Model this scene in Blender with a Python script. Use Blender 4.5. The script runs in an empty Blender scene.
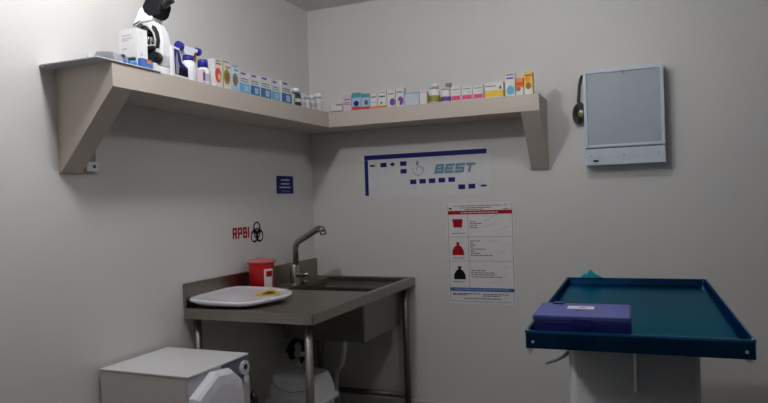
import bpy, bmesh, math, random
from mathutils import Vector, Matrix
random.seed(7)
S = bpy.context.scene
COL = S.collection
PI = math.pi

# ------------------------------------------------------------------ materials
MATS = {}
def mat(name, col, rough=0.5, metal=0.0, noise=0.0, nscale=20.0, bump=0.0, bscale=200.0,
        trans=0.0, alpha=1.0, coat=0.0, emit=None, estr=0.0, stretch=None, spec=0.5, rvar=0.0, tint=None):
    if name in MATS: return MATS[name]
    m = bpy.data.materials.new(name); m.use_nodes = True
    nt = m.node_tree; b = nt.nodes['Principled BSDF']
    b.inputs['Base Color'].default_value = (*col, 1)
    b.inputs['Roughness'].default_value = rough
    b.inputs['Metallic'].default_value = metal
    b.inputs['Transmission Weight'].default_value = trans
    b.inputs['Alpha'].default_value = alpha
    b.inputs['Coat Weight'].default_value = coat
    b.inputs['Specular IOR Level'].default_value = spec
    if tint: b.inputs['Specular Tint'].default_value = (*tint, 1)
    if emit:
        b.inputs['Emission Color'].default_value = (*emit, 1)
        b.inputs['Emission Strength'].default_value = estr
    tc = nt.nodes.new('ShaderNodeTexCoord')
    vec = tc.outputs['Object']
    if stretch:
        mp = nt.nodes.new('ShaderNodeMapping'); mp.inputs['Scale'].default_value = stretch
        nt.links.new(vec, mp.inputs['Vector']); vec = mp.outputs['Vector']
    n = nt.nodes.new('ShaderNodeTexNoise'); n.inputs['Scale'].default_value = nscale
    n.inputs['Detail'].default_value = 4
    nt.links.new(vec, n.inputs['Vector'])
    if noise <= 0: noise = 0.03
    r = nt.nodes.new('ShaderNodeValToRGB')
    r.color_ramp.elements[0].position = .3; r.color_ramp.elements[1].position = .7
    r.color_ramp.elements[0].color = (*[max(0, c*(1-noise)) for c in col], 1)
    r.color_ramp.elements[1].color = (*[min(1, c*(1+noise)) for c in col], 1)
    nt.links.new(n.outputs['Fac'], r.inputs['Fac'])
    nt.links.new(r.outputs['Color'], b.inputs['Base Color'])
    if rvar > 0:
        mr = nt.nodes.new('ShaderNodeMapRange')
        mr.inputs['To Min'].default_value = max(0, rough-rvar); mr.inputs['To Max'].default_value = rough+rvar
        nt.links.new(n.outputs['Fac'], mr.inputs['Value']); nt.links.new(mr.outputs['Result'], b.inputs['Roughness'])
    if bump > 0:
        n2 = nt.nodes.new('ShaderNodeTexNoise'); n2.inputs['Scale'].default_value = bscale
        nt.links.new(vec, n2.inputs['Vector'])
        bp = nt.nodes.new('ShaderNodeBump'); bp.inputs['Strength'].default_value = bump
        bp.inputs['Distance'].default_value = 0.002
        nt.links.new(n2.outputs['Fac'], bp.inputs['Height']); nt.links.new(bp.outputs['Normal'], b.inputs['Normal'])
    MATS[name] = m
    return m

M_wall = mat('wall_paint', (.66, .655, .64), .6, noise=.015, nscale=1.5, bump=.15, bscale=90)
M_ceil = mat('ceiling_paint', (.74, .68, .71), .7, noise=.02, nscale=2, bump=.1)
M_floor = mat('floor_tile', (.20, .19, .18), .35, noise=.06, nscale=3)
M_base = mat('baseboard_white', (.62, .61, .58), .4)
M_shelf = mat('shelf_paint', (.54, .475, .42), .55, noise=.02, nscale=3, bump=.1)
M_leg = mat('tube_stainless', (.26, .24, .215), .5, 1.0, noise=.1, nscale=6)
M_steel = mat('brushed_stainless', (.30, .275, .24), .34, 1.0, noise=.10, nscale=6, rvar=.08, stretch=(1, 8, 8))
M_steel2 = mat('basin_stainless', (.22, .205, .18), .42, 1.0, noise=.12, nscale=9, rvar=.08)
M_chrome = mat('faucet_nickel', (.42, .39, .36), .24, 1.0, noise=.05)
M_white = mat('white_plastic', (.78, .78, .80), .35)
M_whiteg = mat('glossy_white_plastic', (.80, .80, .86), .18, coat=.3)
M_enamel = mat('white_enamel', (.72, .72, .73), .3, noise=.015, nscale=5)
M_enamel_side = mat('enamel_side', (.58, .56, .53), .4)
M_lgrey = mat('light_grey_plastic', (.52, .53, .58), .4)
M_grey = mat('grey_plastic', (.25, .26, .29), .45)
M_panel = mat('control_panel_grey', (.16, .17, .21), .4)
M_dark = mat('black_plastic', (.012, .012, .016), .35)
M_matt = mat('matt_black', (.008, .008, .010), .7, spec=.2)
M_red = mat('red_plastic', (.50, .006, .012), .3, noise=.03)
M_redlid = mat('translucent_red_lid', (.62, .16, .19), .25, alpha=.72)
M_paper = mat('white_paper', (.72, .71, .72), .6, noise=.02)
M_paperw = mat('warm_white_carton', (.72, .70, .70), .5, noise=.05, nscale=60)
M_ink = mat('black_ink', (.006, .006, .006), .7, spec=.15)
M_grink = mat('grey_ink', (.13, .13, .15), .7, spec=.2)
M_faint = mat('pale_grey_ink', (.48, .49, .52), .6)
M_navy = mat('navy_ink', (.008, .014, .16), .6, spec=.25)
M_redink = mat('red_ink', (.38, .004, .012), .65, spec=.2)
M_blueink = mat('blue_ink', (.05, .13, .42), .5)
M_teal = mat('teal_ink', (.10, .24, .36), .5)
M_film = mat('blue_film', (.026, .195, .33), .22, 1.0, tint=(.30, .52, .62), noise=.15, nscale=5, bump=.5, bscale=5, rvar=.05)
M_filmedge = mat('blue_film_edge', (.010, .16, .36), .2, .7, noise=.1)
M_filmshade = mat('shaded_blue_film', (.008, .07, .18), .22, 1.0, tint=(.05, .3, .6), noise=.2, nscale=8, bump=.2, bscale=14)  # same film, darkened: rim faces turned to the dark room, shade in the colour
M_cyan = mat('cyan_film', (.005, .42, .50), .35)
M_bluebox = mat('shaded_case_plastic', (.016, .018, .19), .4, noise=.03)  # darker than the lid; dim light on the case front is in the colour
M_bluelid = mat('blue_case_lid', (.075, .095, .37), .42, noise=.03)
M_ped = mat('pedestal_white', (.52, .52, .54), .45)
M_screen = mat('frosted_screen', (.40, .44, .50), .45, noise=.02)
M_lbox = mat('light_box_enamel', (.60, .66, .74), .32)
M_blue = mat('bright_blue', (.012, .018, .28), .4)
M_cblue = mat('carton_blue', (.02, .15, .42), .45, noise=.2, nscale=80)
M_lblue = mat('carton_pale_blue', (.38, .55, .74), .5)
M_skyb = mat('carton_sky_blue', (.12, .45, .66), .5)
M_green = mat('carton_green', (.20, .42, .05), .5)
M_dgreen = mat('dark_green_label', (.012, .04, .03), .5)
M_olive = mat('olive_label', (.28, .28, .03), .5)
M_orange = mat('carton_orange', (.78, .24, .02), .5)
M_yellow = mat('carton_yellow', (.75, .52, .02), .5)
M_brown = mat('amber_brown', (.28, .10, .02), .3)
M_pink = mat('carton_pink', (.72, .04, .20), .5)
M_ppink = mat('carton_pale_pink', (.68, .56, .64), .5)
M_purple = mat('carton_purple', (.16, .04, .30), .5)
M_redc = mat('carton_red', (.62, .05, .03), .5)
M_tealc = mat('carton_teal', (.06, .30, .36), .5)
M_bin = mat('bin_plastic', (.80, .80, .82), .3)
M_hose = mat('hose_plastic', (.82, .80, .75), .35)
M_lamp = mat('lamp_diffuser', (.9, .9, .9), .5, emit=(1, .97, .92), estr=3)

# ------------------------------------------------------------------ mesh builder
class MB:
    def __init__(s): s.bm = bmesh.new(); s.mats = []
    def mi(s, m):
        if m not in s.mats: s.mats.append(m)
        return s.mats.index(m)
    def face(s, pts, m, smooth=False):
        vs = [s.bm.verts.new(p) for p in pts]
        f = s.bm.faces.new(vs); f.material_index = s.mi(m); f.smooth = smooth
        return f
    def box(s, a, b, m, M=None):
        x0, y0, z0 = a; x1, y1, z1 = b; i = s.mi(m)
        c = [Vector(p) for p in ((x0,y0,z0),(x1,y0,z0),(x1,y1,z0),(x0,y1,z0),(x0,y0,z1),(x1,y0,z1),(x1,y1,z1),(x0,y1,z1))]
        if M: c = [M @ p for p in c]
        v = [s.bm.verts.new(p) for p in c]
        for q in ((0,3,2,1),(4,5,6,7),(0,1,5,4),(1,2,6,5),(2,3,7,6),(3,0,4,7)):
            f = s.bm.faces.new([v[k] for k in q]); f.material_index = i
        return s
    def loft(s, rings, m, cap=True, smooth=False):
        i = s.mi(m); R = [[s.bm.verts.new(p) for p in r] for r in rings]
        n = len(R[0])
        for a, b in zip(R, R[1:]):
            for k in range(n):
                f = s.bm.faces.new((a[k], a[(k+1) % n], b[(k+1) % n], b[k])); f.material_index = i; f.smooth = smooth
        if cap:
            f = s.bm.faces.new(R[0][::-1]); f.material_index = i
            f = s.bm.faces.new(R[-1]); f.material_index = i
        return s
    def tube(s, pts, r, m, n=14, cap=True):
        pts = [Vector(p) for p in pts]; rr = r if isinstance(r, (list, tuple)) else [r]*len(pts)
        rings = []; up = None
        for k, p in enumerate(pts):
            t = (pts[min(k+1, len(pts)-1)] - pts[max(k-1, 0)]).normalized()
            if up is None:
                up = Vector((0, 0, 1)) if abs(t.z) < .9 else Vector((1, 0, 0))
            a = t.cross(up).normalized(); b = a.cross(t).normalized(); up = b
            rings.append([p + (a*math.cos(2*PI*j/n) + b*math.sin(2*PI*j/n))*rr[k] for j in range(n)])
        return s.loft(rings, m, cap, True)
    def lathe(s, prof, m, c=(0, 0), n=28, cap=True):
        return s.loft([[(c[0]+r*math.cos(2*PI*j/n), c[1]+r*math.sin(2*PI*j/n), z) for j in range(n)] for r, z in prof], m, cap, True)
    def prism(s, poly, m, f0, f1):
        return s.loft([[f0(*p) for p in poly], [f1(*p) for p in poly]], m)
    def finish(s, name, parent=None, bevel=0.0, seg=2, solidify=0.0, sub=0, loc=None, rot=None, recalc=True):
        if recalc: bmesh.ops.recalc_face_normals(s.bm, faces=s.bm.faces)
        me = bpy.data.meshes.new(name); s.bm.to_mesh(me); s.bm.free()
        for m in s.mats: me.materials.append(m)
        o = bpy.data.objects.new(name, me); COL.objects.link(o)
        if parent: o.parent = parent
        if loc: o.location = loc
        if rot: o.rotation_euler = rot
        if solidify:
            d = o.modifiers.new('thick', 'SOLIDIFY'); d.thickness = solidify; d.offset = 0
        if bevel:
            d = o.modifiers.new('bevel', 'BEVEL'); d.width = bevel; d.segments = seg; d.limit_method = 'ANGLE'; d.angle_limit = math.radians(40)
            d.harden_normals = False
        if sub:
            d = o.modifiers.new('sub', 'SUBSURF'); d.levels = sub; d.render_levels = sub
        return o

def tag(o, label=None, cat=None, group=None, kind=None):
    if label: o['label'] = label
    if cat: o['category'] = cat
    if group: o['group'] = group
    if kind: o['kind'] = kind
    return o
def empty(name, loc, label, cat, group=None, rz=0):
    o = bpy.data.objects.new(name, None); COL.objects.link(o); o.location = loc; o.rotation_euler.z = rz
    o.empty_display_size = .05
    return tag(o, label, cat, group)
def arc(cx, cy, r, a0, a1, n, f):
    return [f(cx+r*math.cos(a0+(a1-a0)*k/n), cy+r*math.sin(a0+(a1-a0)*k/n)) for k in range(n+1)]
def block_letters(name, word, w, h, gap, t, m, parent, place, shear=0.0, depth=.0006):
    """bold sans capitals drawn as strokes; place(u, v, d) maps letter space to the sign's space"""
    S_ = {'B': [((0,0),(0,1)), ((0,1),(.85,1)), ((0,.5),(.95,.5)), ((0,0),(.95,0)), ((.88,.5),(.88,1)), ((1,0),(1,.5))],
          'E': [((0,0),(0,1)), ((0,1),(1,1)), ((0,.5),(.85,.5)), ((0,0),(1,0))],
          'S': [((1,1),(0,1)), ((0,1),(0,.5)), ((0,.5),(1,.5)), ((1,.5),(1,0)), ((1,0),(0,0))],
          'T': [((.5,0),(.5,1)), ((0,1),(1,1))],
          'R': [((0,0),(0,1)), ((0,1),(.95,1)), ((0,.48),(.95,.48)), ((1,.48),(1,1)), ((.5,.48),(1.02,0))],
          'P': [((0,0),(0,1)), ((0,1),(.95,1)), ((0,.45),(.95,.45)), ((1,.45),(1,1))],
          'I': [((0,0),(0,1))]}
    u = 0.0
    for ch in word:
        mb = MB()
        for k, ((a, b), (c, d)) in enumerate(S_[ch]):
            p = Vector((u+t/2+a*(w-t), t/2+b*(h-t))); q_ = Vector((u+t/2+c*(w-t), t/2+d*(h-t)))
            dr = (q_-p).normalized(); n_ = Vector((-dr.y, dr.x))*t/2; p -= dr*t/2; q_ += dr*t/2
            cs = [p-n_, q_-n_, q_+n_, p+n_]
            mb.loft([[place(x.x+shear*x.y, x.y, dd) for x in cs] for dd in (0, depth+.00002*k)], m)
        mb.finish(name, parent)
        u += (t if ch == 'I' else w)+gap

# ------------------------------------------------------------------ room
RX, RY, RZ = 5.2, -7.0, 2.65
def struct(name, a, b, m, bevel=0):
    return tag(MB().box(a, b, m).finish(name, bevel=bevel), kind='structure')
struct('floor', (-.1, RY-.1, -.1), (RX+.1, .1, 0), M_floor)
struct('ceiling', (-.1, RY-.1, RZ), (RX+.1, .1, RZ+.1), M_ceil)
struct('wall_left', (-.1, RY, 0), (0, 0, RZ), M_wall)
struct('wall_back', (-.1, 0, 0), (RX+.1, .1, RZ), M_wall)
struct('wall_right', (RX, RY, 0), (RX+.1, 0, RZ), M_wall)
struct('wall_front', (-.1, RY-.1, 0), (RX+.1, RY, RZ), M_wall)
struct('baseboard_back', (.012, -.012, 0), (RX-.012, 0, .075), M_base, .002)
struct('baseboard_left', (0, RY, 0), (.012, 0, .075), M_base, .002)
struct('baseboard_right', (RX-.012, RY, 0), (RX, -.012, .075), M_base, .002)

# ------------------------------------------------------------------ L-shaped wall shelf
SD, ZT, TH, YL, XR = .291, 1.908, .092, -2.02, 1.576
sh = empty('wall_shelf', (0, 0, ZT-TH), 'thick beige L-shaped wall shelf running round the corner on two sloping brackets', 'shelf')
poly = [(0, YL), (SD, YL), (SD, -SD), (XR, -SD), (XR, 0), (0, 0)]
MB().prism(poly, M_shelf, lambda x, y: (x, y, 0), lambda x, y: (x, y, TH)).finish('shelf_board', sh)
tri = [(0, 0), (SD, 0), (.012, 1.505-(ZT-TH)), (0, 1.505-(ZT-TH))]
MB().prism(tri, M_shelf, lambda x, z: (x, YL, z), lambda x, z: (x, YL+.1, z)).finish('bracket', sh)
MB().prism(tri, M_shelf, lambda y, z: (XR-.1, -y, z), lambda y, z: (XR, -y, z)).finish('bracket', sh)

# wall socket tucked behind the left bracket
so = empty('wall_socket', (0, -1.875, 1.545), 'small white socket plate with grey backing showing beside the left shelf bracket', 'wall socket')
MB().box((0, -.030, -.033), (.008, .032, .078), M_grey).finish('backing', so, bevel=.003)
MB().box((.0085, -.028, -.033), (.020, .036, .008), M_white).finish('face_plate', so, bevel=.003)
MB().tube([(.020, .010, -.012), (.0215, .010, -.012)], .007, M_dark).finish('screw', so)

# ------------------------------------------------------------------ stainless sink table
CX, CY, CZ = .722, -1.335, .86
st = empty('sink_table', (.36, -.67, 0), 'brushed stainless steel sink table standing in the corner with low splashback', 'sink table')
st_off = Vector((-.36, .67, 0))
def off(p): return tuple(Vector(p)+st_off)
# worktop with basin opening: ring of boxes and a raised rolled rim
ox0, ox1, oy0, oy1 = .125, .668, -.615, -.036
mb = MB()
zt, zb = CZ-.008, CZ-.03
X = [.022, ox0, ox1, CX-.03]; Y = [CY+.03, oy0, oy1, -.03]
for i in range(3):
    for j in range(3):
        if i == 1 and j == 1: continue
        mb.box(off((X[i], Y[j], zb)), off((X[i+1], Y[j+1], zt)), M_steel)
bmesh.ops.remove_doubles(mb.bm, verts=mb.bm.verts, dist=1e-5)
mb.finish('worktop', st)
rim = [(.003, CY), (CX, CY), (CX, -.006), (.003, -.006)]
def roll(a, b, inn):
    m = MB(); m.box(off(a), off(b), M_steel); return m
mb = MB()
o_ = [(.002, CY), (CX, CY), (CX, -.004), (.002, -.004)]
i_ = [(.022, CY+.032), (CX-.032, CY+.032), (CX-.032, -.030), (.022, -.030)]
def ringpts(k, z): return [off((*p, z)) for p in k]
mb.loft([ringpts(o_, CZ-.052), ringpts(o_, CZ), ringpts(i_, CZ), ringpts(i_, CZ-.012)], M_steel, cap=False)
# underside lip turned in
i2 = [(.02, CY+.02), (CX-.02, CY+.02), (CX-.02, -.02), (.02, -.02)]
mb.loft([ringpts(o_, CZ-.052), ringpts(i2, CZ-.052), ringpts(i2, CZ-.014)], M_steel, cap=False)
mb.finish('rolled_edge', st, bevel=.007, seg=3, recalc=False)
MB().box(off((.002, CY, CZ+.0005)), off((.020, -.006, CZ+.118)), M_steel).finish('backsplash', st, bevel=.004)
# basin: open box
mb = MB()
bt = .57
lo = [(.115, -.590), (.600, -.590), (.600, -.055), (.115, -.055)]
up = [(ox0-.012, oy0-.012), (ox1+.012, oy0-.012), (ox1+.012, oy1+.012), (ox0-.012, oy1+.012)]
lo = [(ox0-.01, oy0-.005), (.642, oy0-.005), (.642, -.085), (ox0-.01, -.085)]
mb.loft([ringpts(up, CZ-.0295), ringpts(lo, CZ-.05), ringpts(lo, bt)], M_steel2, cap=False)
mb.face([off((*p, bt)) for p in lo], M_steel2)
inn = [(ox0, oy0), (ox1, oy0), (ox1, oy1), (ox0, oy1)]
inl = [(ox0, oy0+.006), (.634, oy0+.006), (.634, -.095), (ox0, -.095)]
mb.loft([ringpts(inn, CZ-.0295), ringpts(inl, CZ-.06), ringpts(inl, bt+.006)], M_steel2, cap=False)
mb.face([off((*p, bt+.006)) for p in inl], M_steel2)
mb.finish('basin', st, bevel=.008, seg=3)
lx0, lx1, ly0, ly1 = .045, .668, -1.285, -.055
for x, y in ((lx0, ly0), (lx1, ly0), (lx0, ly1), (lx1, ly1)):
    g = MB().tube([off((x, y, .03)), off((x, y, CZ-.054))], .0195, M_leg, 20).finish('leg', st)
    MB().lathe([(.016, 0), (.020, .004), (.020, .026), (.017, .0299)], M_dark, c=off((x, y, 0))[:2]).finish('foot', g)
for a, b in (((lx0+.02, ly1, .115), (lx1-.02, ly1, .115)), ((lx0, ly0+.02, .115), (lx0, ly1-.02, .115))):
    MB().tube([off(a), off(b)], .017, M_leg, 16).finish('cross_rail', st)

# faucet
fa = empty('faucet', (.088, -.42, CZ-.008), 'brushed nickel faucet with angled spout standing left of the basin', 'faucet')
MB().lathe([(.033, .0005), (.033, .006), (.029, .010), (.029, .118), (.024, .126)], M_chrome).finish('faucet_body', fa, bevel=.001)
MB().tube([(.012, 0, .126), (.012, 0, .222), (.017, 0, .246), (.030, 0, .264), (.10, 0, .301), (.160, 0, .334), (.182, 0, .342), (.198, 0, .338), (.206, 0, .325)],
          [.018, .018, .018, .018, .018, .0185, .020, .023, .022], M_chrome, 18).finish('spout', fa)
MB().tube([(.207, 0, .324), (.212, 0, .306)], .0215, M_chrome, 18).finish('aerator', fa)
MB().tube([(.024, -.005, .060), (.060, -.012, .062), (.108, -.020, .070)], [.015, .013, .011], M_chrome, 12).finish('lever', fa)
MB().tube([(.035, .06, .0005), (.035, .06, .022)], .02, M_chrome, 18).finish('side_cap', fa)

# red sharps container
rc = empty('sharps_container', (.104, -.800, CZ-.008), 'red sharps container with pinkish lid and white label beside the faucet', 'sharps container')
MB().lathe([(.066, .001), (.069, .006), (.079, .158), (.079, .164)], M_red, n=40).finish('container_body', rc)
MB().lathe([(.080, .1645), (.087, .166), (.087, .174), (.078, .180), (.030, .184), (.028, .190), (.018, .191)], M_redlid, n=40).finish('lid', rc)
mb = MB()
n = 10
def cyl(a, z, r0=.0675, r1=.0805):
    r = r0 + (r1-r0)*z/.164 + .0012
    return (r*math.cos(a), r*math.sin(a), z)
for k in range(n):
    a0 = math.radians(-46 + 46*k/n); a1 = math.radians(-46+46*(k+1)/n)
    mb.face([cyl(a0, .035), cyl(a1, .035), cyl(a1, .135), cyl(a0, .135)], M_paper, True)
    if 1 < k < 9:
        f = lambda a, z: tuple(Vector(cyl(a, z))*1.0 + Vector((math.cos(a), math.sin(a), 0))*.0008)
        mb.face([f(a0, .095), f(a1, .095), f(a1, .125), f(a0, .125)], M_redink, True)
mb.finish('label_sticker', rc, recalc=False)

rc.scale = (.92, .92, 1.07)
# white plate (tray lid) lying on the worktop
def plz(x, y): return .902 - .075*(x-.05) + .03*(y+1.33)
outl = [(.030, -1.318), (.024, -1.25), (.025, -1.12), (.030, -1.03), (.055, -.965), (.11, -.935), (.18, -.915), (.26, -.895), (.33, -.900), (.38, -.930),
        (.405, -.985), (.405, -1.05), (.385, -1.12), (.365, -1.20), (.345, -1.262), (.305, -1.305), (.24, -1.330), (.16, -1.345), (.095, -1.350), (.050, -1.345)]
cxm = sum(p[0] for p in outl)/len(outl); cym = sum(p[1] for p in outl)/len(outl)
def sc(k, dz): return [((p[0]-cxm)*k, (p[1]-cym)*k, plz(cxm+(p[0]-cxm)*k, cym+(p[1]-cym)*k)+dz - CZ) for p in outl]
pt = empty('white_plate', (cxm, cym, CZ), 'glossy white rounded plastic tray lying at the left front of the steel worktop', 'tray')
mb = MB()
flat = [((p[0]-cxm)*.72, (p[1]-cym)*.72, .001) for p in outl]
mb.loft([flat, sc(.90, -.018), sc(.985, -.008), sc(1.0, .0), sc(.985, .006), sc(.95, .008), sc(.88, .004), sc(.70, .003)], M_whiteg, smooth=True)
mb.finish('tray_body', pt)
mb = MB()
ctr = (.300-cxm, -1.035-cym)
def stk(r0, m, dz, sq=1.0, rot=.3):
    pts = []
    for k in range(18):
        a = 2*PI*k/18; r = r0*(1+.18*math.sin(3*a+1)+.1*math.cos(5*a))
        x = ctr[0]+r*math.cos(a)*.75; y = ctr[1]+r*math.sin(a)*1.25
        pts.append((x, y, plz(x+cxm, y+cym)+dz-CZ))
    mb.face(pts, m)
stk(.062, M_yellow, .0058); stk(.036, M_brown, .0064); stk(.024, M_dark, .0069)
mb.finish('yellow_sticker', pt, recalc=False)

# plumbing
TO = Vector(off((.115, -.46, .36)))
def TT(*ps): return [tuple(Vector(p)+TO) for p in ps]
tr = MB().tube(TT((.05, 0, .139), (.045, 0, .07), (.02, 0, .035), (-.02, 0, .030), (-.045, 0, .06), (-.05, .0, .12), (-.055, .05, .14), (-.06, .43, .14)), .019, M_dark).finish('drain_trap', st)
MB().tube(TT((.05, 0, .2085), (.05, 0, .14)), .030, M_dark).finish('strainer_nut', tr)
MB().tube(TT((.045, -.002, .098), (.045, -.002, .072)), .029, M_hose).finish('slip_nut', tr)
MB().tube(TT((-.048, 0, .085), (-.0495, 0, .112)), .028, M_dark).finish('slip_nut', tr)
MB().tube(TT((-.030, -.004, .026), (.026, -.004, .030)), .025, M_hose).finish('clean_out', tr)
hs = MB().tube([off(p) for p in [(.352, -.30, .569), (.352, -.30, .50), (.349, -.30, .45), (.336, -.29, .39), (.308, -.26, .34), (.268, -.22, .305), (.23, -.18, .27), (.20, -.14, .16), (.19, -.10, .10), (.19, -.09, .0)]],
               [.019, .019, .017, .017, .017, .017, .017, .017, .017, .017], M_hose, 16).finish('drain_hose', st)
hs['label'] = 'whitish plastic drain hose'

# swing-lid bin
bn = empty('swing_lid_bin', (.340, -.80, 0), 'white plastic swing-lid bin on the floor under the sink table', 'bin')
def rr(w, d, z, r=.04, n=5):
    o = []
    for cx, cy, a in ((w-r, d-r, 0), (-w+r, d-r, PI/2), (-w+r, -d+r, PI), (w-r, -d+r, 1.5*PI)):
        for k in range(n+1):
            t = a+PI/2*k/n; o.append((cx+r*math.cos(t), cy+r*math.sin(t), z))
    return o
MB().loft([rr(.125, .09, .001), rr(.130, .095, .01), rr(.150, .122, .275), rr(.150, .122, .282)], M_bin, smooth=True).finish('bin_body', bn)
hood = MB().loft([rr(.164, .136, .2825), rr(.166, .138, .29), rr(.164, .136, .306), rr(.152, .124, .314), rr(.148, .118, .355), rr(.137, .085, .430), rr(.129, .072, .440)], M_bin, smooth=True).finish('bin_hood', bn, bevel=.002)
# curved swing flap, drawn as a raised shell on the hood's sloping front
mb = MB()
rows = []
for j in range(9):
    v = j/8; r = []
    w = .116*math.sqrt(max(0, 1-(1-v)**2.2))+.014
    z = .358+.076*v
    d = .116+(.085-.116)*(z-.365)/.065
    for k in range(13):
        u = -1+2*k/12
        r.append((w*u, -d-.004-.004*(1-u*u), z))
    rows.append(r)
i = mb.mi(M_bin)
V = [[mb.bm.verts.new(p) for p in r] for r in rows]
for a, b in zip(V, V[1:]):
    for k in range(12):
        f = mb.bm.faces.new((a[k], a[k+1], b[k+1], b[k])); f.smooth = True; f.material_index = i
mb.finish('swing_flap', hood, solidify=.003)
ol = [rows[j][0] for j in range(8, -1, -1)] + rows[0][1:-1] + [rows[j][12] for j in range(9)]
MB().tube([(p[0], p[1]-.001, p[2]) for p in ol], .0018, M_grey, 6).finish('flap_gap', hood)

# ------------------------------------------------------------------ autoclave
ac = empty('autoclave', (.245, -1.672, .335), 'white box-shaped tabletop steriliser against the left wall, in front of the sink table', 'steriliser')
# local: x -.225..+.225, y -.2..+.2, z 0.. .365
mb = MB()
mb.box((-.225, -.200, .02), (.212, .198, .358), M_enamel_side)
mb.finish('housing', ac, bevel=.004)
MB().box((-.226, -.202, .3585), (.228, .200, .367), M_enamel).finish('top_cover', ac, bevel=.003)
MB().box((.2125, -.200, .02), (.224, .010, .358), M_lgrey).finish('front_panel', ac, bevel=.002)
MB().box((.2125, .0105, .02), (.224, .198, .358), M_panel).finish('control_panel', ac, bevel=.002)
MB().box((.2245, .155, .02), (.229, .197, .268), M_enamel_side).finish('display_strip', ac, bevel=.001)
# door: chamfered polygon, bulging forward
cyd, czd = -.038, .165
dp = [(-.165, -.09), (-.165, .118), (-.035, .190), (.070, .178), (.140, .120), (.152, .06), (.152, -.07), (.085, -.135), (-.10, -.135)]
def dring(k, x): return [(x, cyd+a*k, czd+b*k) for a, b in dp]
MB().loft([dring(1, .2245), dring(1.0, .243), dring(.97, .258), dring(.90, .268), dring(.70, .272)], M_whiteg).finish('door', ac, bevel=.007, seg=4)
kb = MB().tube([(.2245, .160, .312), (.236, .160, .312)], .031, M_whiteg, 24).finish('dial', ac)
MB().tube([(.2362, .160, .316), (.2385, .160, .316)], .012, M_dark, 16).finish('dial_mark', kb)
kb = MB().tube([(.2292, .168, .262), (.236, .168, .262)], .018, M_whiteg, 20).finish('button', ac)
for a in (-1, 1):
    MB().tube([(.2252, .160+a*.014, .292), (.228, .160+a*.014, .292)], .004, M_dark, 12).finish('indicator', ac)
for x, y in ((-.19, -.17), (.18, -.17), (-.19, .17), (.18, .17)):
    MB().lathe([(.014, 0), (.014, .0195)], M_dark, c=(x, y)).finish('foot', ac)
# low stand it rests on (below the picture edge)
sd = empty('equipment_stand', (.25, -1.672, 0), 'low white stand carrying the steriliser by the left wall', 'stand')
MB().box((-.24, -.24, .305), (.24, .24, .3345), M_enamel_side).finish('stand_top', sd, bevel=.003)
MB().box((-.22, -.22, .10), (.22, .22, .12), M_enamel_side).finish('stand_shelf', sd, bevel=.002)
for x in (-.225, .225):
    for y in (-.225, .225):
        MB().box((x-.014, y-.014, 0), (x+.014, y+.014, .3045), M_enamel_side).finish('leg', sd, bevel=.002)
cb = MB().tube([(.13, -1.40, .012), (.20, -1.37, .012), (.30, -1.36, .05), (.355, -1.355, .20), (.372, -1.35, .38), (.380, -1.345, .455), (.396, -1.34, .480), (.409, -1.342, .455), (.41, -1.35, .35), (.41, -1.36, .15), (.40, -1.37, .012), (.36, -1.40, .012)], .012, M_dark, 10).finish('power_cable')
tag(cb, 'black power cable looping up beside the white steriliser', 'cable')

# ------------------------------------------------------------------ signs on the left wall
bs = empty('blue_sign', (.0, -.355, 1.470), 'small square navy blue sign with pale lines on the left wall near the corner', 'sign')
MB().box((.0005, -.098, -.055), (.003, .098, .056), M_navy).finish('sign_panel', bs, bevel=.001)
mb = MB()
for z, a, b in ((.030, -.05, .05), (.006, -.052, .046), (-.016, -.068, .062), (-.040, -.048, .050)):
    mb.box((.0032, a, z-.004), (.0038, b, z+.004), M_lgrey if z > -.03 else M_blueink)
mb.finish('sign_lettering', bs)
rp = empty('biohazard_sign', (.0, -.770, 1.188), 'white sheet reading RPBI in red with a black biohazard symbol above the steel sink table', 'sign')
MB().box((.0005, -.150, -.062), (.0015, .150, .062), M_wall).finish('sheet', rp)
block_letters('red_letter', 'RPBI', .040, .062, .008, .0125, M_redink, rp, lambda u, v, d: (.0018+d, -.146+u, -.022+v))
mb = MB()
cy, cz = .088, -.002
def annulus(cy, cz, ro, ri, x, m, a0=0, a1=2*PI, n=32, oy=0, oz=0):
    for k in range(n):
        t0 = a0+(a1-a0)*k/n; t1 = a0+(a1-a0)*(k+1)/n
        P = [(cy+r*math.cos(t)+(0 if r == ro else oy), cz+r*math.sin(t)+(0 if r == ro else oz)) for r, t in ((ri, t0), (ro, t0), (ro, t1), (ri, t1))]
        mb.face([(x, p[0], p[1]) for p in P], m)
for a in (90, 210, 330):
    t = math.radians(a)
    annulus(cy+.030*math.cos(t), cz+.030*math.sin(t), .038, .0235, .0022, M_ink, a0=t+.38*0, a1=t+2*PI, oy=.006*math.cos(t), oz=.006*math.sin(t))
annulus(cy, cz, .032, .022, .0026, M_ink)
annulus(cy, cz, .011, .0055, .0028, M_ink)
mb.finish('biohazard_symbol', rp, recalc=False)

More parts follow.
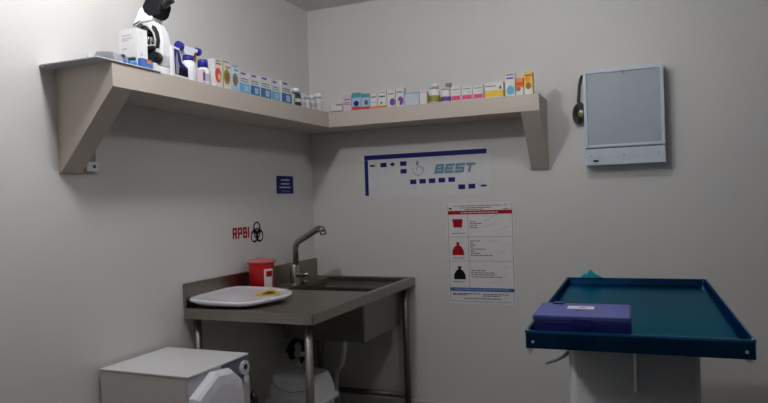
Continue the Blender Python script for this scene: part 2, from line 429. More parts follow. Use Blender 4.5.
# ------------------------------------------------------------------ flow-chart poster
fp = empty('flowchart_poster', (.802, 0, 1.516), 'wide white flowchart poster with blue top band and small blue boxes on the back wall', 'poster')
x0, z0 = .802, 1.516
MB().box((.392-x0, -.0015, 1.375-z0), (1.222-x0, 0, 1.652-z0), mat('poster_paper', (.68, .685, .70), .35)).finish('poster_sheet', fp)
mb = MB()
def q(a, b, c, d, m, y=-.0022): mb.box((a-x0, y, c-z0), (b-x0, y+.0006, d-z0), m)
q(.393, 1.208, 1.618, 1.648, M_navy); q(.393, .418, 1.385, 1.617, M_navy)
mb.finish('blue_band', fp)
for x, z in ((.528, 1.581), (.665, 1.583), (.666, 1.534), (.729, 1.464), (.792, 1.465), (.855, 1.466), (.919, 1.467), (.983, 1.468), (1.046, 1.421), (1.110, 1.422)):
    mb = MB(); q(x-.0215, x+.0215, z-.0145, z+.0145, M_navy); mb.finish('flowchart_box', fp)
for x, z in ((.449, 1.579), (1.184, 1.423)):
    MB().loft([[(x-x0+.022*math.cos(2*PI*k/16), yy, z-z0+.0065*math.sin(2*PI*k/16)) for k in range(16)] for yy in (-.0022, -.0016)], M_navy).finish('flowchart_oval', fp)
MB().loft([[(.591-x0+a, yy, 1.582-z0+b) for a, b in ((-.019, 0), (0, -.014), (.019, 0), (0, .014))] for yy in (-.0022, -.0016)], M_navy).finish('flowchart_diamond', fp)
mb = MB()
def ringxz(cx, cz, ro, ri, m, a0, a1, n=24, y=-.0022):
    for k in range(n):
        t0 = a0+(a1-a0)*k/n; t1 = a0+(a1-a0)*(k+1)/n
        mb.face([(cx-x0+r*math.cos(t), y, cz-z0+r*math.sin(t)) for r, t in ((ri, t0), (ro, t0), (ro, t1), (ri, t1))], m)
ringxz(.765, 1.540, .038, .034, M_teal, math.radians(150), math.radians(395))
ringxz(.772, 1.540, .022, .017, M_teal, math.radians(-20), math.radians(200))
mb.face([(.750-x0, -.0022, 1.572-z0), (.766-x0, -.0022, 1.566-z0), (.770-x0, -.0022, 1.582-z0), (.758-x0, -.0022, 1.602-z0)], M_teal)
mb.finish('round_logo', fp, recalc=False)
block_letters('shadow_letter', 'BEST', .058, .058, .007, .015, M_faint, fp, lambda u, v, d: (.866-x0+u, -.0016-d, 1.505-z0+v), shear=.25, depth=.0003)
block_letters('teal_letter', 'BEST', .058, .056, .007, .014, M_teal, fp, lambda u, v, d: (.872-x0+u, -.0021-d, 1.511-z0+v), shear=.25)
mb = MB(); q(.83, 1.10, 1.566, 1.568, M_faint); q(.86, 1.13, 1.509, 1.511, M_faint); mb.finish('thin_line', fp)

# ------------------------------------------------------------------ waste poster
wp = empty('waste_poster', (1.152, 0, 1.02), 'upright white waste poster with red band and pictures of bucket and bags', 'poster')
x0, z0 = 1.152, 1.02
MB().box((.944-x0, -.0015, .700-z0), (1.358-x0, 0, 1.322-z0), M_paper).finish('poster_sheet', wp)
mb = MB()
q(.952, 1.350, 1.250, 1.273, M_redink)
mb.finish('red_band', wp)
mb = MB(); q(.952, 1.352, .779, .799, M_blueink); mb.finish('blue_band', wp)
mb = MB()
for z in (1.112, .963, .715, .778): q(.952, 1.352, z-.001, z+.001, M_grink)
for x in (.952, 1.351): q(x-.001, x+.001, .715, 1.31, M_grink)
q(1.076, 1.078, .80, 1.249, M_grink)
mb.finish('ruled_line', wp)
def lines(name, xa, ls, m=M_grink, t=.0025):
    global mb
    mb = MB()
    for z, l in ls:
        x = xa
        while x < xa+l:
            w = min(random.uniform(.012, .034), xa+l-x)
            q(x, x+w, z-t, z+t, m); x += w+.004
    mb.finish(name, wp)
def q2(a, b, c, d, m, q0=q): q0(a, b, c, d, m, -.0030)
lines('heading', .99, ((1.302, .30),)); lines('heading', 1.03, ((1.290, .20),)); lines('heading', 1.06, ((1.280, .12),))
_q, q = q, q2
lines('red_band_lettering', 1.035, ((1.261, .23),), M_ppink, .003)
q = _q
lines('printed_list', 1.088, ((1.205, .035), (1.193, .075), (1.180, .045), (1.168, .055)))
lines('printed_list', 1.088, ((1.086, .06), (1.073, .02), (1.061, .035), (1.048, .02), (1.036, .10), (1.023, .03), (1.010, .06), (.997, .14)))
lines('printed_list', 1.088, ((.904, .09), (.891, .15), (.879, .15), (.866, .19)))
lines('footer', .965, ((.762, .18), (.755, .10))); lines('footer', 1.16, ((.760, .16), (.750, .10))); lines('footer', 1.04, ((.733, .23),)); q = q2; lines('blue_band_lettering', .985, ((.789, .33),), M_lblue, .002); q = _q
for z, l in ((1.134, .085), (.981, .08), (.834, .07)): lines('caption', .975, ((z, l),), M_grink, .002)
for x, z, l in ((1.17, 1.225, .10), (1.17, 1.185, .09), (1.26, 1.165, .08), (1.20, 1.085, .05), (1.28, 1.06, .06), (1.26, 1.02, .05), (1.29, .93, .04), (1.22, .84, .06), (1.28, .88, .05)):
    MB().box((-l/2, -.0022, -.0015), (l/2, -.0016, .0015), M_faint, Matrix.Translation((x+l/2-x0, 0, z-z0)) @ Matrix.Rotation(random.uniform(-.6, .3), 4, 'Y')).finish('faint_sketch', wp)
def pic(name, poly, m):
    global mb
    mb = MB(); mb.loft([[(x-x0, yy, z-z0) for x, z in poly] for yy in (-.0024, -.0016)], m); mb.finish(name, wp)
pic('red_bucket', [(.978, 1.222), (1.044, 1.222), (1.044, 1.214), (1.039, 1.170), (.985, 1.170), (.980, 1.214)], M_redink)
bag = [(-.038, 0), (.038, 0), (.036, .028), (.024, .050), (.006, .064), (.014, .080), (-.014, .080), (-.006, .064), (-.024, .050), (-.036, .028)]
pic('red_bag', [(1.010+a, .999+b) for a, b in bag], M_redink)
pic('black_bag', [(1.016+a, .850+b) for a, b in bag], M_ink)
pic('poster_emblem', [(.960, 1.292), (.975, 1.294), (.977, 1.283), (.962, 1.281)], M_ink)
pic('poster_emblem', [(1.298, 1.283), (1.330, 1.283), (1.330, 1.279), (1.298, 1.279)], M_redink)
pic('poster_emblem', [(1.303, 1.296), (1.325, 1.296), (1.318, 1.312), (1.310, 1.312)], M_faint)

# ------------------------------------------------------------------ x-ray light box
lb = empty('light_box', (1.995, 0, 1.51), 'pale x-ray viewing light box with frosted screen hung on the back wall', 'light box')
w0, w1, h = -.207, .207, .530
MB().box((w0, -.072, 0), (w1, -.0005, h), M_lbox).finish('case', lb, bevel=.004)
mb = MB()
fr = .018
y0, y1 = -.082, -.0725
for a, b in (((w0, y0, .098), (w0+fr, y1, h)), ((w1-fr, y0, .098), (w1, y1, h)), ((w0+fr, y0, h-.020), (w1-fr, y1, h)), ((w0+fr, y0, .098), (w1-fr, y1, .112))):
    mb.box(a, b, M_lbox)
mb.finish('screen_frame', lb, bevel=.002)
MB().box((w0+fr+.0008, -.0755, .1125), (w1-fr-.0008, -.0725, h-.0205), M_screen).finish('screen', lb)
MB().box((w0, -.080, .0005), (w1, -.0725, .090), M_lbox).finish('lower_panel', lb, bevel=.002)
MB().box((w0+.002, -.0745, .091), (w1-.002, -.0725, .097), M_grey).finish('shadow_gap', lb)
MB().box((w0+.004, -.0808, .042), (w1-.004, -.0802, .0435), M_lgrey).finish('seam', lb)
for x, z in ((-.175, .052), (-.003, .052), (.172, .055)):
    MB().tube([(x, -.0802, z), (x, -.084, z)], .0045, M_grey, 12).finish('screw', lb)
MB().box((-.165, -.0825, .018), (-.137, -.0802, .030), M_dark).finish('brand_plate', lb, bevel=.001)
MB().box((-.004, -.0875, h-.034), (.004, -.0822, h-.016), M_grey).finish('film_clip', lb, bevel=.001)

pts = []
for k in range(70):
    a = PI/2 - 2*PI*k/70*3.5
    r = .046-.032*k/70+.003*math.sin(k*.7)
    pts.append((-.010+r*.74*math.cos(a), -.030-.006*math.sin(k*.33), -.008+r*1.25*math.sin(a)))
pts = [(.014, -.018, .205), (.006, -.022, .190), (-.004, -.022, .15), (-.008, -.024, .10), (-.012, -.026, .06)] + pts
PO = (-.230, 0, .310)
pc = MB().tube(pts, .0080, M_dark, 8).finish('power_cord', lb, loc=PO)
pc['label'] = 'black power cord coiled beside the light box'
MB().tube([(.006, -.042, .002), (.003, -.050, -.014)], [.012, .011], M_whiteg, 14).finish('plug', pc)
MB().tube([(.003, -.045, -.016), (.001, -.046, -.034)], [.012, .008], mat('brass', (.55, .33, .05), .35, .8), 12).finish('plug_end', pc)

# ------------------------------------------------------------------ examination table
et = empty('exam_table', (2.060, -1.262, 0), 'veterinary exam table covered in blue plastic film on a white pedestal', 'exam table', rz=math.radians(1.6))
TW, TD, TZ = .304, .640, .95
mb = MB()
def lp(k, z): return [(sx*(TW-k), sy*(TD-k), z) for sx, sy in ((-1, -1), (1, -1), (1, 1), (-1, 1))]
mb.loft([lp(0, TZ-.050), lp(0, TZ), lp(.011, TZ), lp(.016, TZ-.026)], M_filmshade, cap=False)
mb.loft([lp(0, TZ-.050), lp(.02, TZ-.050), lp(.022, TZ-.034)], M_filmshade, cap=False)
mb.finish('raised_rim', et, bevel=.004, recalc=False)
MB().box((-TW+.0165, -TD+.0165, TZ-.033), (TW-.0165, TD-.0165, TZ-.026), M_film).finish('table_top', et)
mb = MB()
mb.loft([lp(-.0008, TZ-.004), lp(-.0005, TZ+.003), lp(.006, TZ+.003)], M_filmedge, cap=False)
mb.finish('film_edge', et, recalc=False)
for sx in (-1, 1):
    MB().tube([(sx*(TW-.022), -TD-.0008, TZ-.030), (sx*(TW-.022), -TD-.004, TZ-.030)], .0045, M_lgrey, 12).finish('screw', et)
    for sy in (-1, 1):
        m = MB().box((-.004, -.004, -.003), (.004, .004, .001), M_lgrey).finish('corner_bracket', et, bevel=.002, loc=(sx*(TW-.006), sy*(TD-.006), TZ+.005))
    # loose film end under each front corner
    mb = MB()
    X0 = sx*(TW-.016)
    mb.face([(X0-.012, -TD+.004, TZ-.051), (X0+.008, -TD+.004, TZ-.051), (X0+sx*.004, -TD-.002, TZ-.072)], M_lgrey)
    mb.finish('film_end', et, solidify=.0006)
MB().loft([rr(.212, .24, 0, .03), rr(.212, .24, .04, .03), rr(.212, .24, TZ-.060, .03)], M_ped, smooth=True).finish('pedestal', et, loc=(-.01, 0, 0))
MB().box((-.15, -.30, TZ-.0595), (.15, .30, TZ-.0515), M_grey).finish('mounting_plate', et)
MB().box((-.006, -.2485, TZ-.273), (.004, -.2408, TZ-.066), M_whiteg).finish('pedestal_strip', et, bevel=.002)
MB().tube([(-.2125, -.20, TZ-.150), (-.235, -.235, TZ-.166), (-.262, -.245, TZ-.180), (-.300, -.250, TZ-.193)], [.007, .007, .006, .005], M_grey, 12).finish('side_lever', et)
# film bunched over the far left of the rim
mb = MB()
prof = [(-.052, 0), (-.034, .016), (-.018, .020), (-.008, .036), (.004, .030), (.018, .017), (.040, .008), (.050, 0)]
mb.loft([[(x, -.006, z) for x, z in prof], [(x*.9, .000, z*1.1) for x, z in prof], [(x, .010, z*.9) for x, z in prof]], M_cyan, smooth=True)
fb = mb.finish('film_bunch', et, loc=(-.19, TD-.012, TZ+.0045))
fb['label'] = 'crumpled cyan film standing up on the far rim'

# blue instrument case on the table
bc = empty('instrument_case', (1.925, -1.720, TZ-.0255), 'blue plastic case with small white sticker lying on the film-covered exam table', 'case', rz=math.radians(1.5))
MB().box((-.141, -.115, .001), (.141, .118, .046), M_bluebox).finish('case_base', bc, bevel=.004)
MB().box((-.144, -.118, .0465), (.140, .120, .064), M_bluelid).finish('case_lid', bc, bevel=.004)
mb = MB(); mb.box((-.052, .004, .0642), (.030, .058, .0648), M_paper); mb.box((-.016, .025, .0648), (.005, .036, .0651), M_redink); mb.box((.008, .027, .0648), (.022, .034, .0651), M_ppink)
mb.finish('sticker', bc)
MB().box((-.025, -.020, .0642), (-.013, -.008, .0652), M_dark).finish('rivet', bc)
MB().box((-.105, .085, .0642), (-.068, .112, .070), M_bluebox).finish('latch', bc, bevel=.002)
MB().box((-.030, -.1215, .030), (.030, -.1182, .056), M_bluebox).finish('latch', bc, bevel=.001)

# ------------------------------------------------------------------ shelf contents
Z = ZT
def carton(name, w, d, h, base, prints, run, pos, label, cat='box', group=None, rz=0.0, xf=.283):
    """carton with its printed front; run 'L' faces +x along the left wall, 'B' faces the room along the back wall"""
    mb = MB(); mb.box((0, 0, 0), (w, d, h), base)
    for ip, p in enumerate(prints):
        dy = -.0003*ip
        kind, a, b, c, e, m = p[:6]
        if kind == 'r': mb.box((a*w, -.0006+dy, c*h), (b*w, -.0001, e*h), m)
        else:
            cx, cz, rx, rz_ = a*w, b*h, c*w, e*h
            mb.loft([[(cx+rx*math.cos(2*PI*k/18), yy, cz+rz_*math.sin(2*PI*k/18)) for k in range(18)] for yy in (-.0006+dy, -.0001)], m)
    o = mb.finish(name, bevel=.0006, seg=1)
    if run == 'L': o.location = (xf, pos, Z+.0008); o.rotation_euler.z = PI/2+rz
    else: o.location = (pos, -xf, Z+.0008); o.rotation_euler.z = rz
    return tag(o, label, cat, group)

GS = 'medicine cartons and bottles along the wall shelf'
txt = lambda c, e, m=M_grink, a=.15, b=.85: ('r', a, b, c, e, m)

# flat sheet at the left end
o = MB().box((.004, -2.095, Z+.0006), (.298, -1.765, Z+.0056), M_lgrey).finish('flat_sheet', bevel=.001)
tag(o, 'thin grey plastic sheet lying flat and jutting past the left end of the shelf', 'sheet')
o = MB().prism([(0, 0), (.016, .030), (.030, .052), (.050, .050), (.085, .046), (.112, .040), (.120, .016), (.122, 0)], M_grey,
               lambda x, z: (x, 0, z), lambda x, z: (x*1.02, .09, z*.9)).finish('plastic_wrap', bevel=.006, seg=3, loc=(.150, -1.99, Z+.0063), rot=(0, 0, .06))
tag(o, 'crumpled dark grey plastic pouch on the sheet at the left end of the shelf', 'pouch')
o = MB().tube([(0, 0, 0), (0, 0, .105)], [.0055, .004], M_lgrey, 10).finish('thin_vial', loc=(.045, -1.90, Z+.006))
tag(o, 'thin grey upright vial standing against the wall at the left end of the shelf', 'vial')

wb = empty('white_carton', (.180, -1.868, Z+.006), 'tall white carton with grey print standing in front of the microscope', 'box', rz=0)
mb = MB(); mb.box((0, 0, 0), (.090, .058, .158), M_paper)
for z, a, b in ((.132, .012, .062), (.120, .012, .070), (.112, .012, .05), (.080, .012, .04)):
    mb.box((a, -.0007, z-.003), (b, -.0001, z+.003), M_faint)
mb.finish('carton_body', wb, bevel=.001)
mb = MB(); mb.box((.0901, .02, .05), (.0907, .03, .06), M_faint); mb.finish('carton_mark', wb)
# small blue things in front of the white carton
o = empty('small_bottle', (.262, -1.935, Z+.006), 'tiny bottle with dark teal cap in front of the white carton', 'bottle', 'small blue bottles at the left end of the shelf')
MB().lathe([(.012, 0), (.012, .018), (.006, .024), (.006, .028)], M_cblue, n=16).finish('bottle_body', o)
MB().lathe([(.009, .0285), (.009, .038)], M_dgreen, n=16).finish('cap', o)
for i, (x, y, h, lab) in enumerate(((.272, -1.905, .8, 'tiny bottle with dark teal cap, second from the left in front of the white carton'), (.262, -1.880, 1.0, 'tiny bottle with dark teal cap nearest the blue carton in front of the white carton'))):
    c = o.copy(); COL.objects.link(c); c.location = (x, y, Z+.006); c.scale = (1, 1, h); c['label'] = lab
    for ch in o.children:
        g = ch.copy(); COL.objects.link(g); g.parent = c
o['label'] = 'tiny bottle with dark teal cap, leftmost in front of the white carton'
o = carton('blue_carton', .062, .036, .036, M_blueink, [('r', .5, .9, .55, .9, M_orange)], 'L', -1.866, 'low blue carton with an orange spot lying in front of the white carton', xf=.288)
o.location.z = Z+.006
o = carton('white_cube', .022, .022, .030, M_paper, [], 'L', -1.798, 'tiny white pack in front of the microscope base', xf=.289); o.location.z = Z+.006

# microscope
ms = empty('microscope', (.190, -1.715, Z+.0005), 'white and black microscope with tilted eyepieces at the left end of the shelf', 'microscope', rz=math.radians(6))
# local x to the photo right, z up, y depth.  profile drawn around x in [-.06 .. .12]
def pr(poly, y0, y1, m, name, bev=.006, parent=ms): return MB().prism(poly, m, lambda x, z: (x, y0, z), lambda x, z: (x, y1, z)).finish(name, parent, bevel=bev, seg=3)
pr([(-.060, 0), (.076, 0), (.076, .030), (.070, .042), (-.050, .030), (-.060, .020)], -.045, .045, M_white, 'base')
arm = pr([(.030, .035), (.074, .035), (.088, .080), (.090, .130), (.080, .180), (.062, .215), (.030, .232), (-.010, .234), (-.012, .215), (.014, .203), (.038, .178), (.050, .140), (.050, .095), (.040, .065)], -.030, .030, M_white, 'arm', .008)
pr([(.056, .112), (.074, .106), (.080, .140), (.075, .172), (.062, .198), (.044, .208), (.040, .196), (.054, .172), (.061, .145)], -.0325, -.0302, M_dark, 'arm_inlay', .001)
pr([(-.050, .205), (-.012, .222), (.045, .225), (.050, .245), (.010, .280), (-.014, .285), (-.050, .214)], -.036, .036, M_white, 'head', .006)
pr([(-.048, .211), (-.012, .226), (-.012, .231), (-.046, .218)], -.0375, -.0362, M_dark, 'head_trim', .0005)
pr([(-.004, .290), (.018, .322), (.055, .334), (.084, .322), (.098, .288), (.080, .248), (.060, .238), (.030, .240), (.004, .262)], -.038, .038, M_matt, 'binocular_housing', .012)
MB().tube([(.088, -.022, .280), (.116, -.022, .298), (.134, -.022, .308)], [.016, .016, .019], M_dark, 18).finish('eyepiece', ms)
MB().tube([(.045, .022, .310), (.075, .022, .340), (.090, .022, .355)], [.016, .016, .019], M_dark, 18).finish('eyepiece', ms)
MB().box((-.045, -.05, .105), (.058, .05, .117), M_dark).finish('stage', ms, bevel=.002)
MB().tube([(.0, 0, .210), (.0, 0, .180)], .028, M_dark, 20).finish('nosepiece', ms)
for a in (-1, 0, 1):
    MB().tube([(a*.013, 0, .180), (a*.022, 0, .138)], [.010, .006], M_chrome, 14).finish('objective', ms)
MB().tube([(.0, 0, .105), (.0, 0, .07)], .022, M_dark, 18).finish('condenser', ms)
MB().tube([(.0, 0, .031), (.0, 0, .050)], .026, M_dark, 20).finish('lamp_housing', ms)
kn = MB().tube([(.064, -.0305, .065), (.064, -.055, .065)], .026, M_dark, 24).finish('focus_knob', ms)
MB().tube([(.064, -.0552, .065), (.064, -.068, .065)], .016, M_dark, 20).finish('fine_knob', kn)

# navy framed box and white box behind it
nb = empty('navy_box', (.289, -1.686, Z+.0008), 'dark navy box with a white border and sloping top beside the microscope', 'box', rz=PI/2+.03)
def nbp(poly, m, a, b, name, par, bev=0): return MB().prism(poly, m, lambda x, z: (x, a, z), lambda x, z: (x, b, z)).finish(name, par, bevel=bev)
nbp([(0, 0), (0, .128), (.048, .124), (.064, .070), (.102, .052), (.102, 0)], M_white, 0, .016, 'box_body', nb, .0015)
nbp([(.014, .010), (.010, .118), (.044, .115), (.060, .064), (.098, .046), (.098, .008)], M_navy, -.001, -.0001, 'box_front', nb)
nbp([(.020, .012), (.018, .075), (.030, .110), (.036, .060), (.060, .022), (.060, .012)], M_grey, -.0016, -.0011, 'box_picture', nb)
nbp([(.036, .012), (.040, .045), (.096, .036), (.096, .012)], M_ink, -.0022, -.0017, 'box_picture', nb)

# bottles
def bottle(name, x, y, r, hb, hc, body, cap, label, band=None, rc_=.7, cat='bottle', z=None):
    e = empty(name, (x, y, Z+.0008), label, cat)
    mb = MB()
    prof = [(r*.92, 0), (r, .004), (r, hb*.82), (r*.85, hb*.92), (r*.45, hb)]
    mb.lathe(prof, body, n=22)
    if band:
        for (a, b, m) in band: mb.lathe([(r+.0006, hb*a), (r+.0006, hb*b)], m, n=22, cap=False)
    mb.finish('bottle_body', e)
    MB().lathe([(r*rc_, hb+.0005), (r*rc_, hb+hc-.002), (r*rc_*.9, hb+hc)], cap, n=22).finish('cap', e)
    return e
sp = empty('spray_bottle', (.240, -1.528, Z+.0008), 'white trigger spray bottle with blue collar and blue nozzle beside the navy box', 'spray bottle', rz=math.radians(90))
MB().lathe([(.033, 0), (.036, .005), (.036, .060), (.033, .078), (.030, .090), (.022, .096)], M_whiteg, n=26).finish('bottle_body', sp)
MB().lathe([(.023, .0965), (.025, .100), (.024, .118)], M_blue, n=26).finish('collar', sp)
MB().prism([(-.030, .1185), (.024, .1185), (.034, .138), (.054, .140), (.056, .158), (-.040, .158), (-.044, .140)], M_whiteg, lambda x, z: (x, -.014, z), lambda x, z: (x, .014, z)).finish('spray_head', sp, bevel=.005, seg=3)
MB().tube([(-.0445, 0, .150), (-.066, 0, .152)], [.020, .021], M_blue, 18).finish('rear_cap', sp)
MB().tube([(.0565, 0, .150), (.076, 0, .150)], [.018, .018], M_blue, 18).finish('nozzle', sp)
MB().prism([(.034, .136), (.048, .138), (.052, .115), (.042, .085), (.036, .085), (.042, .115)], M_brown, lambda x, z: (x, -.007, z), lambda x, z: (x, .007, z)).finish('trigger', sp, bevel=.002)
bottle('amber_bottle', .196, -1.462, .019, .135, .012, M_brown, M_brown, 'slim amber brown bottle standing behind the blue-capped bottle')
bottle('capped_bottle', .248, -1.437, .033, .082, .034, M_whiteg, M_blue, 'white bottle with a bright blue cap between the spray bottle and the cartons', band=[(.2, .6, M_lgrey)])
carton('purple_carton', .022, .03, .062, M_ppink, [('r', .2, .8, .2, .8, M_purple)], 'L', -1.489, 'small purple and white carton squeezed between spray bottle and blue-capped bottle', xf=.286)
carton('remedy_carton', .052, .05, .130, M_paperw, [('e', .45, .42, .45, .27, M_redc), ('f', .55, .36, .28, .16, M_orange), ('f', .6, .36, .16, .09, M_ppink), txt(.80, .86, M_redc), txt(.92, .95)], 'L', -1.394, 'tall white carton with a red round picture, left of the green-striped one')
carton('remedy_carton', .062, .05, .136, M_paperw, [('r', 0, .12, 0, 1, M_green), ('e', .54, .42, .40, .27, M_olive), ('f', .52, .42, .26, .15, M_brown), txt(.72, .80, M_orange, .4, .95), txt(.92, .95)], 'L', -1.338, 'tall white carton with a green stripe and olive round picture')
carton('remedy_carton', .062, .05, .128, M_lblue, [('r', .1, 1, .2, .95, M_paperw), ('e', .55, .42, .38, .25, M_teal), ('f', .5, .40, .24, .15, M_brown), ('r', .35, .95, .74, .84, M_skyb), txt(.9, .93)], 'L', -1.273, 'tall pale blue and white carton with a dark round picture')
names = ['leftmost', 'second from the left', 'tallest middle one', 'fourth from the left', 'rightmost']
for (y0, y1, hh), nm, c2 in zip(((-1.203, -1.121, .107), (-1.111, -1.031, .109), (-1.021, -.925, .112), (-.917, -.841, .108), (-.818, -.718, .118)), names, (M_skyb, M_cblue, M_cblue, M_skyb, M_cblue)):
    carton('vaccine_carton', y1-y0, .05, hh, M_paperw, [('r', 0, 1, 0, .44, c2), ('r', .45, .85, .08, .36, M_lblue), txt(.84, .93, M_purple, .15, .6), txt(.62, .66), txt(.52, .55), ('r', 0, .06, .44, 1, M_lblue)], 'L', y0,
           'blue-based white carton on the left shelf, %s of five alike' % nm, group='blue and white cartons on the left shelf')
carton('slim_carton', .022, .03, .062, M_paperw, [('r', .3, 1, 0, .6, M_green)], 'L', -.700, 'slim white and green pack between the blue cartons and the dark-labelled bottle')
bottle('dark_label_bottle', .252, -.618, .031, .078, .026, M_dgreen, M_white, 'small bottle with white cap and almost black label on the left shelf', band=[(.3, .55, M_paper)], rc_=.85)
vs = [(-.560, .026, .050, .018, 'white vial just right of the dark-labelled bottle'), (-.498, .028, .060, .020, 'white vial, second right of the dark-labelled bottle'),
      (-.430, .025, .066, .024, 'narrow white vial third right of the dark-labelled bottle'), (-.356, .034, .084, .026, 'tallest white vial closest to the inner corner of the shelf')]
for i, (y, r, hb, hc, lab) in enumerate(vs):
    bottle('white_vial', .250, y, r, hb, hc, M_paperw, [M_white, M_lgrey, M_white, M_whiteg][i], lab, band=[(.25, .6, [M_lgrey, M_ppink, M_faint, M_ppink][i])], rc_=.8, cat='vial')
bottle('white_vial', .190, -.405, .026, .085, .025, M_paperw, M_lgrey, 'white vial standing in a second row behind the others near the corner', rc_=.8, cat='vial')

# back-wall run of the shelf
B = 'B'
carton('corner_carton', .086, .10, .050, M_paperw, [('r', 0, 1, 0, .1, M_grink), txt(.75, .9, M_grink, .5, .95), ('r', .02, .07, .1, .95, M_faint)], B, .300, 'low white carton at the inner corner of the shelf', xf=.287)
carton('pale_pink_carton', .056, .05, .094, M_ppink, [txt(.7, .78, M_redc), txt(.4, .44), txt(.5, .54)], B, .390, 'pale pink carton left of the teal-topped cartons')
carton('teal_top_carton', .058, .05, .105, M_lblue, [('r', 0, 1, .72, 1, M_tealc), ('r', 0, 1, 0, .2, M_redc), ('f', .5, .38, .3, .16, M_navy)], B, .451, 'carton with teal top, navy spot and red base, left of the pair')
carton('teal_top_carton', .054, .05, .094, M_lblue, [('r', 0, 1, .76, 1, M_tealc), ('r', 0, 1, 0, .16, M_redc), ('f', .6, .42, .24, .16, M_grink)], B, .514, 'paler carton with teal top and thin red base, right of the pair')
carton('orange_base_carton', .046, .05, .090, M_paperw, [('r', 0, 1, 0, .14, M_orange), txt(.72, .80), txt(.4, .43)], B, .573, 'white carton with orange base just right of the teal-topped pair')
carton('orange_base_carton', .056, .05, .104, M_paperw, [('r', 0, 1, 0, .12, M_orange), txt(.60, .68), txt(.85, .88), ('e', .4, .28, .12, .06, M_grink)], B, .623, 'taller white carton with orange base beside the purple-marked cartons')
carton('purple_mark_carton', .052, .05, .102, M_paperw, [('e', .65, .28, .34, .22, M_purple), txt(.72, .78)], B, .683, 'white carton with a purple round mark, left of the two')
carton('purple_mark_carton', .050, .05, .108, M_paperw, [('e', .6, .28, .36, .24, M_purple), txt(.74, .8), ('r', .1, .5, .1, .3, M_ppink)], B, .739, 'white carton with a purple round mark, right of the two')
carton('pale_blue_carton', .092, .05, .072, mat('carton_white_blue', (.55, .60, .70), .5), [('r', 0, 1, .9, 1, M_skyb), txt(.5, .54, M_faint), txt(.68, .72, M_faint)], B, .794, 'wide pale blue-white carton in the middle of the back shelf')
carton('narrow_carton', .042, .05, .072, M_paperw, [('r', 0, 1, .86, 1, M_ppink), txt(.5, .53, M_ppink)], B, .890, 'narrow white carton with pinkish top left of the olive-labelled jar')
bottle('olive_label_jar', .970, -.250, .034, .088, .024, M_paperw, M_white, 'white jar with an olive green label on the back shelf', band=[(.10, .50, M_olive)], rc_=.8, cat='jar')
bottle('grey_cap_bottle', 1.030, -.160, .024, .098, .028, M_paperw, M_grey, 'bottle with grey cap behind the olive-labelled jar', rc_=.8)
bottle('purple_band_jar', 1.042, -.252, .031, .074, .012, M_paperw, M_paper, 'white jar with a purple band on the back shelf', band=[(.08, .42, M_purple)], rc_=.85, cat='jar')
for x, w, hh, nm in ((1.080, .058, .084, 'left'), (1.143, .062, .082, 'middle'), (1.210, .058, .080, 'right')):
    carton('pink_band_carton', w, .05, hh, M_paperw, [('r', .06, .94, .04, .34, M_pink), txt(.74, .79), txt(.5, .56, M_faint, .5, .9)], B, x, 'white carton with a bright pink band, %s one of the three' % nm, group='pink-banded cartons on the back shelf')
carton('yellow_band_carton', .104, .06, .084, M_paperw, [('r', 0, 1, .05, .46, M_yellow), txt(.72, .78, M_grink, .05, .6), ('e', .85, .62, .07, .1, M_grink)], B, 1.278, 'wide white carton with a yellow lower band near the right end')
carton('tall_blue_spot_carton', .056, .05, .128, M_paperw, [('e', .55, .24, .4, .2, M_skyb), txt(.72, .80, M_blueink), txt(.88, .93, M_grink), ('r', 0, .05, 0, 1, M_yellow)], B, 1.392, 'tall white carton with a sky blue spot left of the orange carton')
carton('orange_carton', .042, .05, .094, M_orange, [('r', 0, 1, .0, .42, M_paperw), ('e', .35, .34, .3, .12, M_brown), ('r', .1, .9, .55, .75, M_redc)], B, 1.452, 'small orange and white carton between the blue-spotted and the yellow ones')
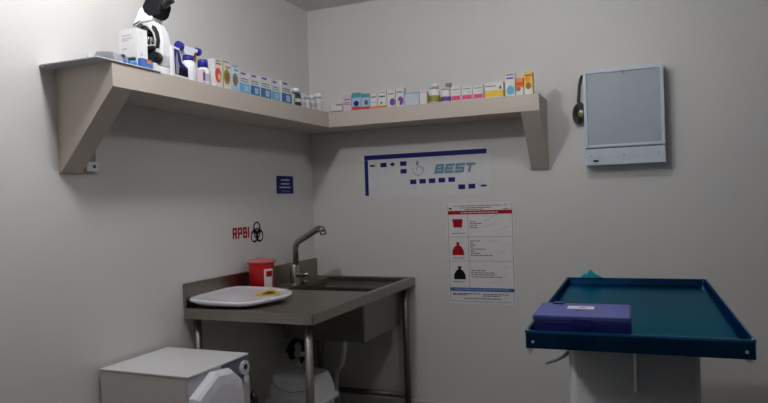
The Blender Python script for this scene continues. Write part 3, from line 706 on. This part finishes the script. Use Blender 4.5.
carton('yellow_carton', .046, .05, .120, M_yellow, [('r', 0, 1, 0, .28, M_paperw), ('e', .5, .38, .3, .16, M_brown), ('e', .4, .68, .3, .12, M_orange), ('r', .1, .9, .82, .9, M_redc)], B, 1.498, 'yellow carton with brown picture at the right end of the shelf')

# ------------------------------------------------------------------ ceiling lights (out of the frame; globes added for light, front ones sited from shadows)
def lamp(x, y, m):
    e = empty('added_ceiling_light', (x, y, RZ), 'added unseen ceiling light with a round white opal globe', 'ceiling light', 'added ceiling lights with opal globes')
    MB().lathe([(.075, -.0005), (.078, -.010), (.040, -.022)], M_white, n=36).finish('housing', e)
    R_ = .075
    MB().lathe([(R_*math.sin(t), -.092+R_*math.cos(t)) for t in [math.radians(a) for a in range(25, 180, 10)]], m, n=28).finish('globe', e)
    return e
def lm(n, st, c=(.985, 1, .985)): return mat(n, (.9, .9, .9), .5, emit=c, estr=st)
lamp(.76, -2.2, lm('globe_lit', 92))
lamp(1.75, -1.2, lm('globe_lit_soft', 33))
lamp(1.6, -4.6, lm('globe_lit_rear', 21))  # rear globe added as weak fill from behind the camera

w = bpy.data.worlds.new('World'); S.world = w; w.use_nodes = True
w.node_tree.nodes['Background'].inputs['Color'].default_value = (.5, .55, .6, 1)
w.node_tree.nodes['Background'].inputs['Strength'].default_value = .05

# ------------------------------------------------------------------ camera
f, yaw, pitch, roll_ = 645.59, -.3991, -.0037, -.0325
F = Vector((math.sin(yaw)*math.cos(pitch), math.cos(yaw)*math.cos(pitch), math.sin(pitch)))
R = Vector((math.cos(yaw), -math.sin(yaw), 0)); U = R.cross(F)
R2 = R*math.cos(roll_)+U*math.sin(roll_); U2 = -R*math.sin(roll_)+U*math.cos(roll_)
cam = bpy.data.cameras.new('camera'); co = bpy.data.objects.new('camera', cam); COL.objects.link(co)
cam.sensor_width = 36; cam.sensor_fit = 'HORIZONTAL'; cam.lens = f/768*36; cam.clip_start = .02
Mx = Matrix((R2, U2, -F)).transposed().to_4x4(); Mx.translation = Vector((2.148, -3.8544, 1.3603))
co.matrix_world = Mx
S.camera = co
S.view_settings.view_transform = 'Standard'; S.view_settings.look = 'None'
S.view_settings.gamma = 1; S.view_settings.use_curve_mapping = False
S.view_settings.exposure = 0.62
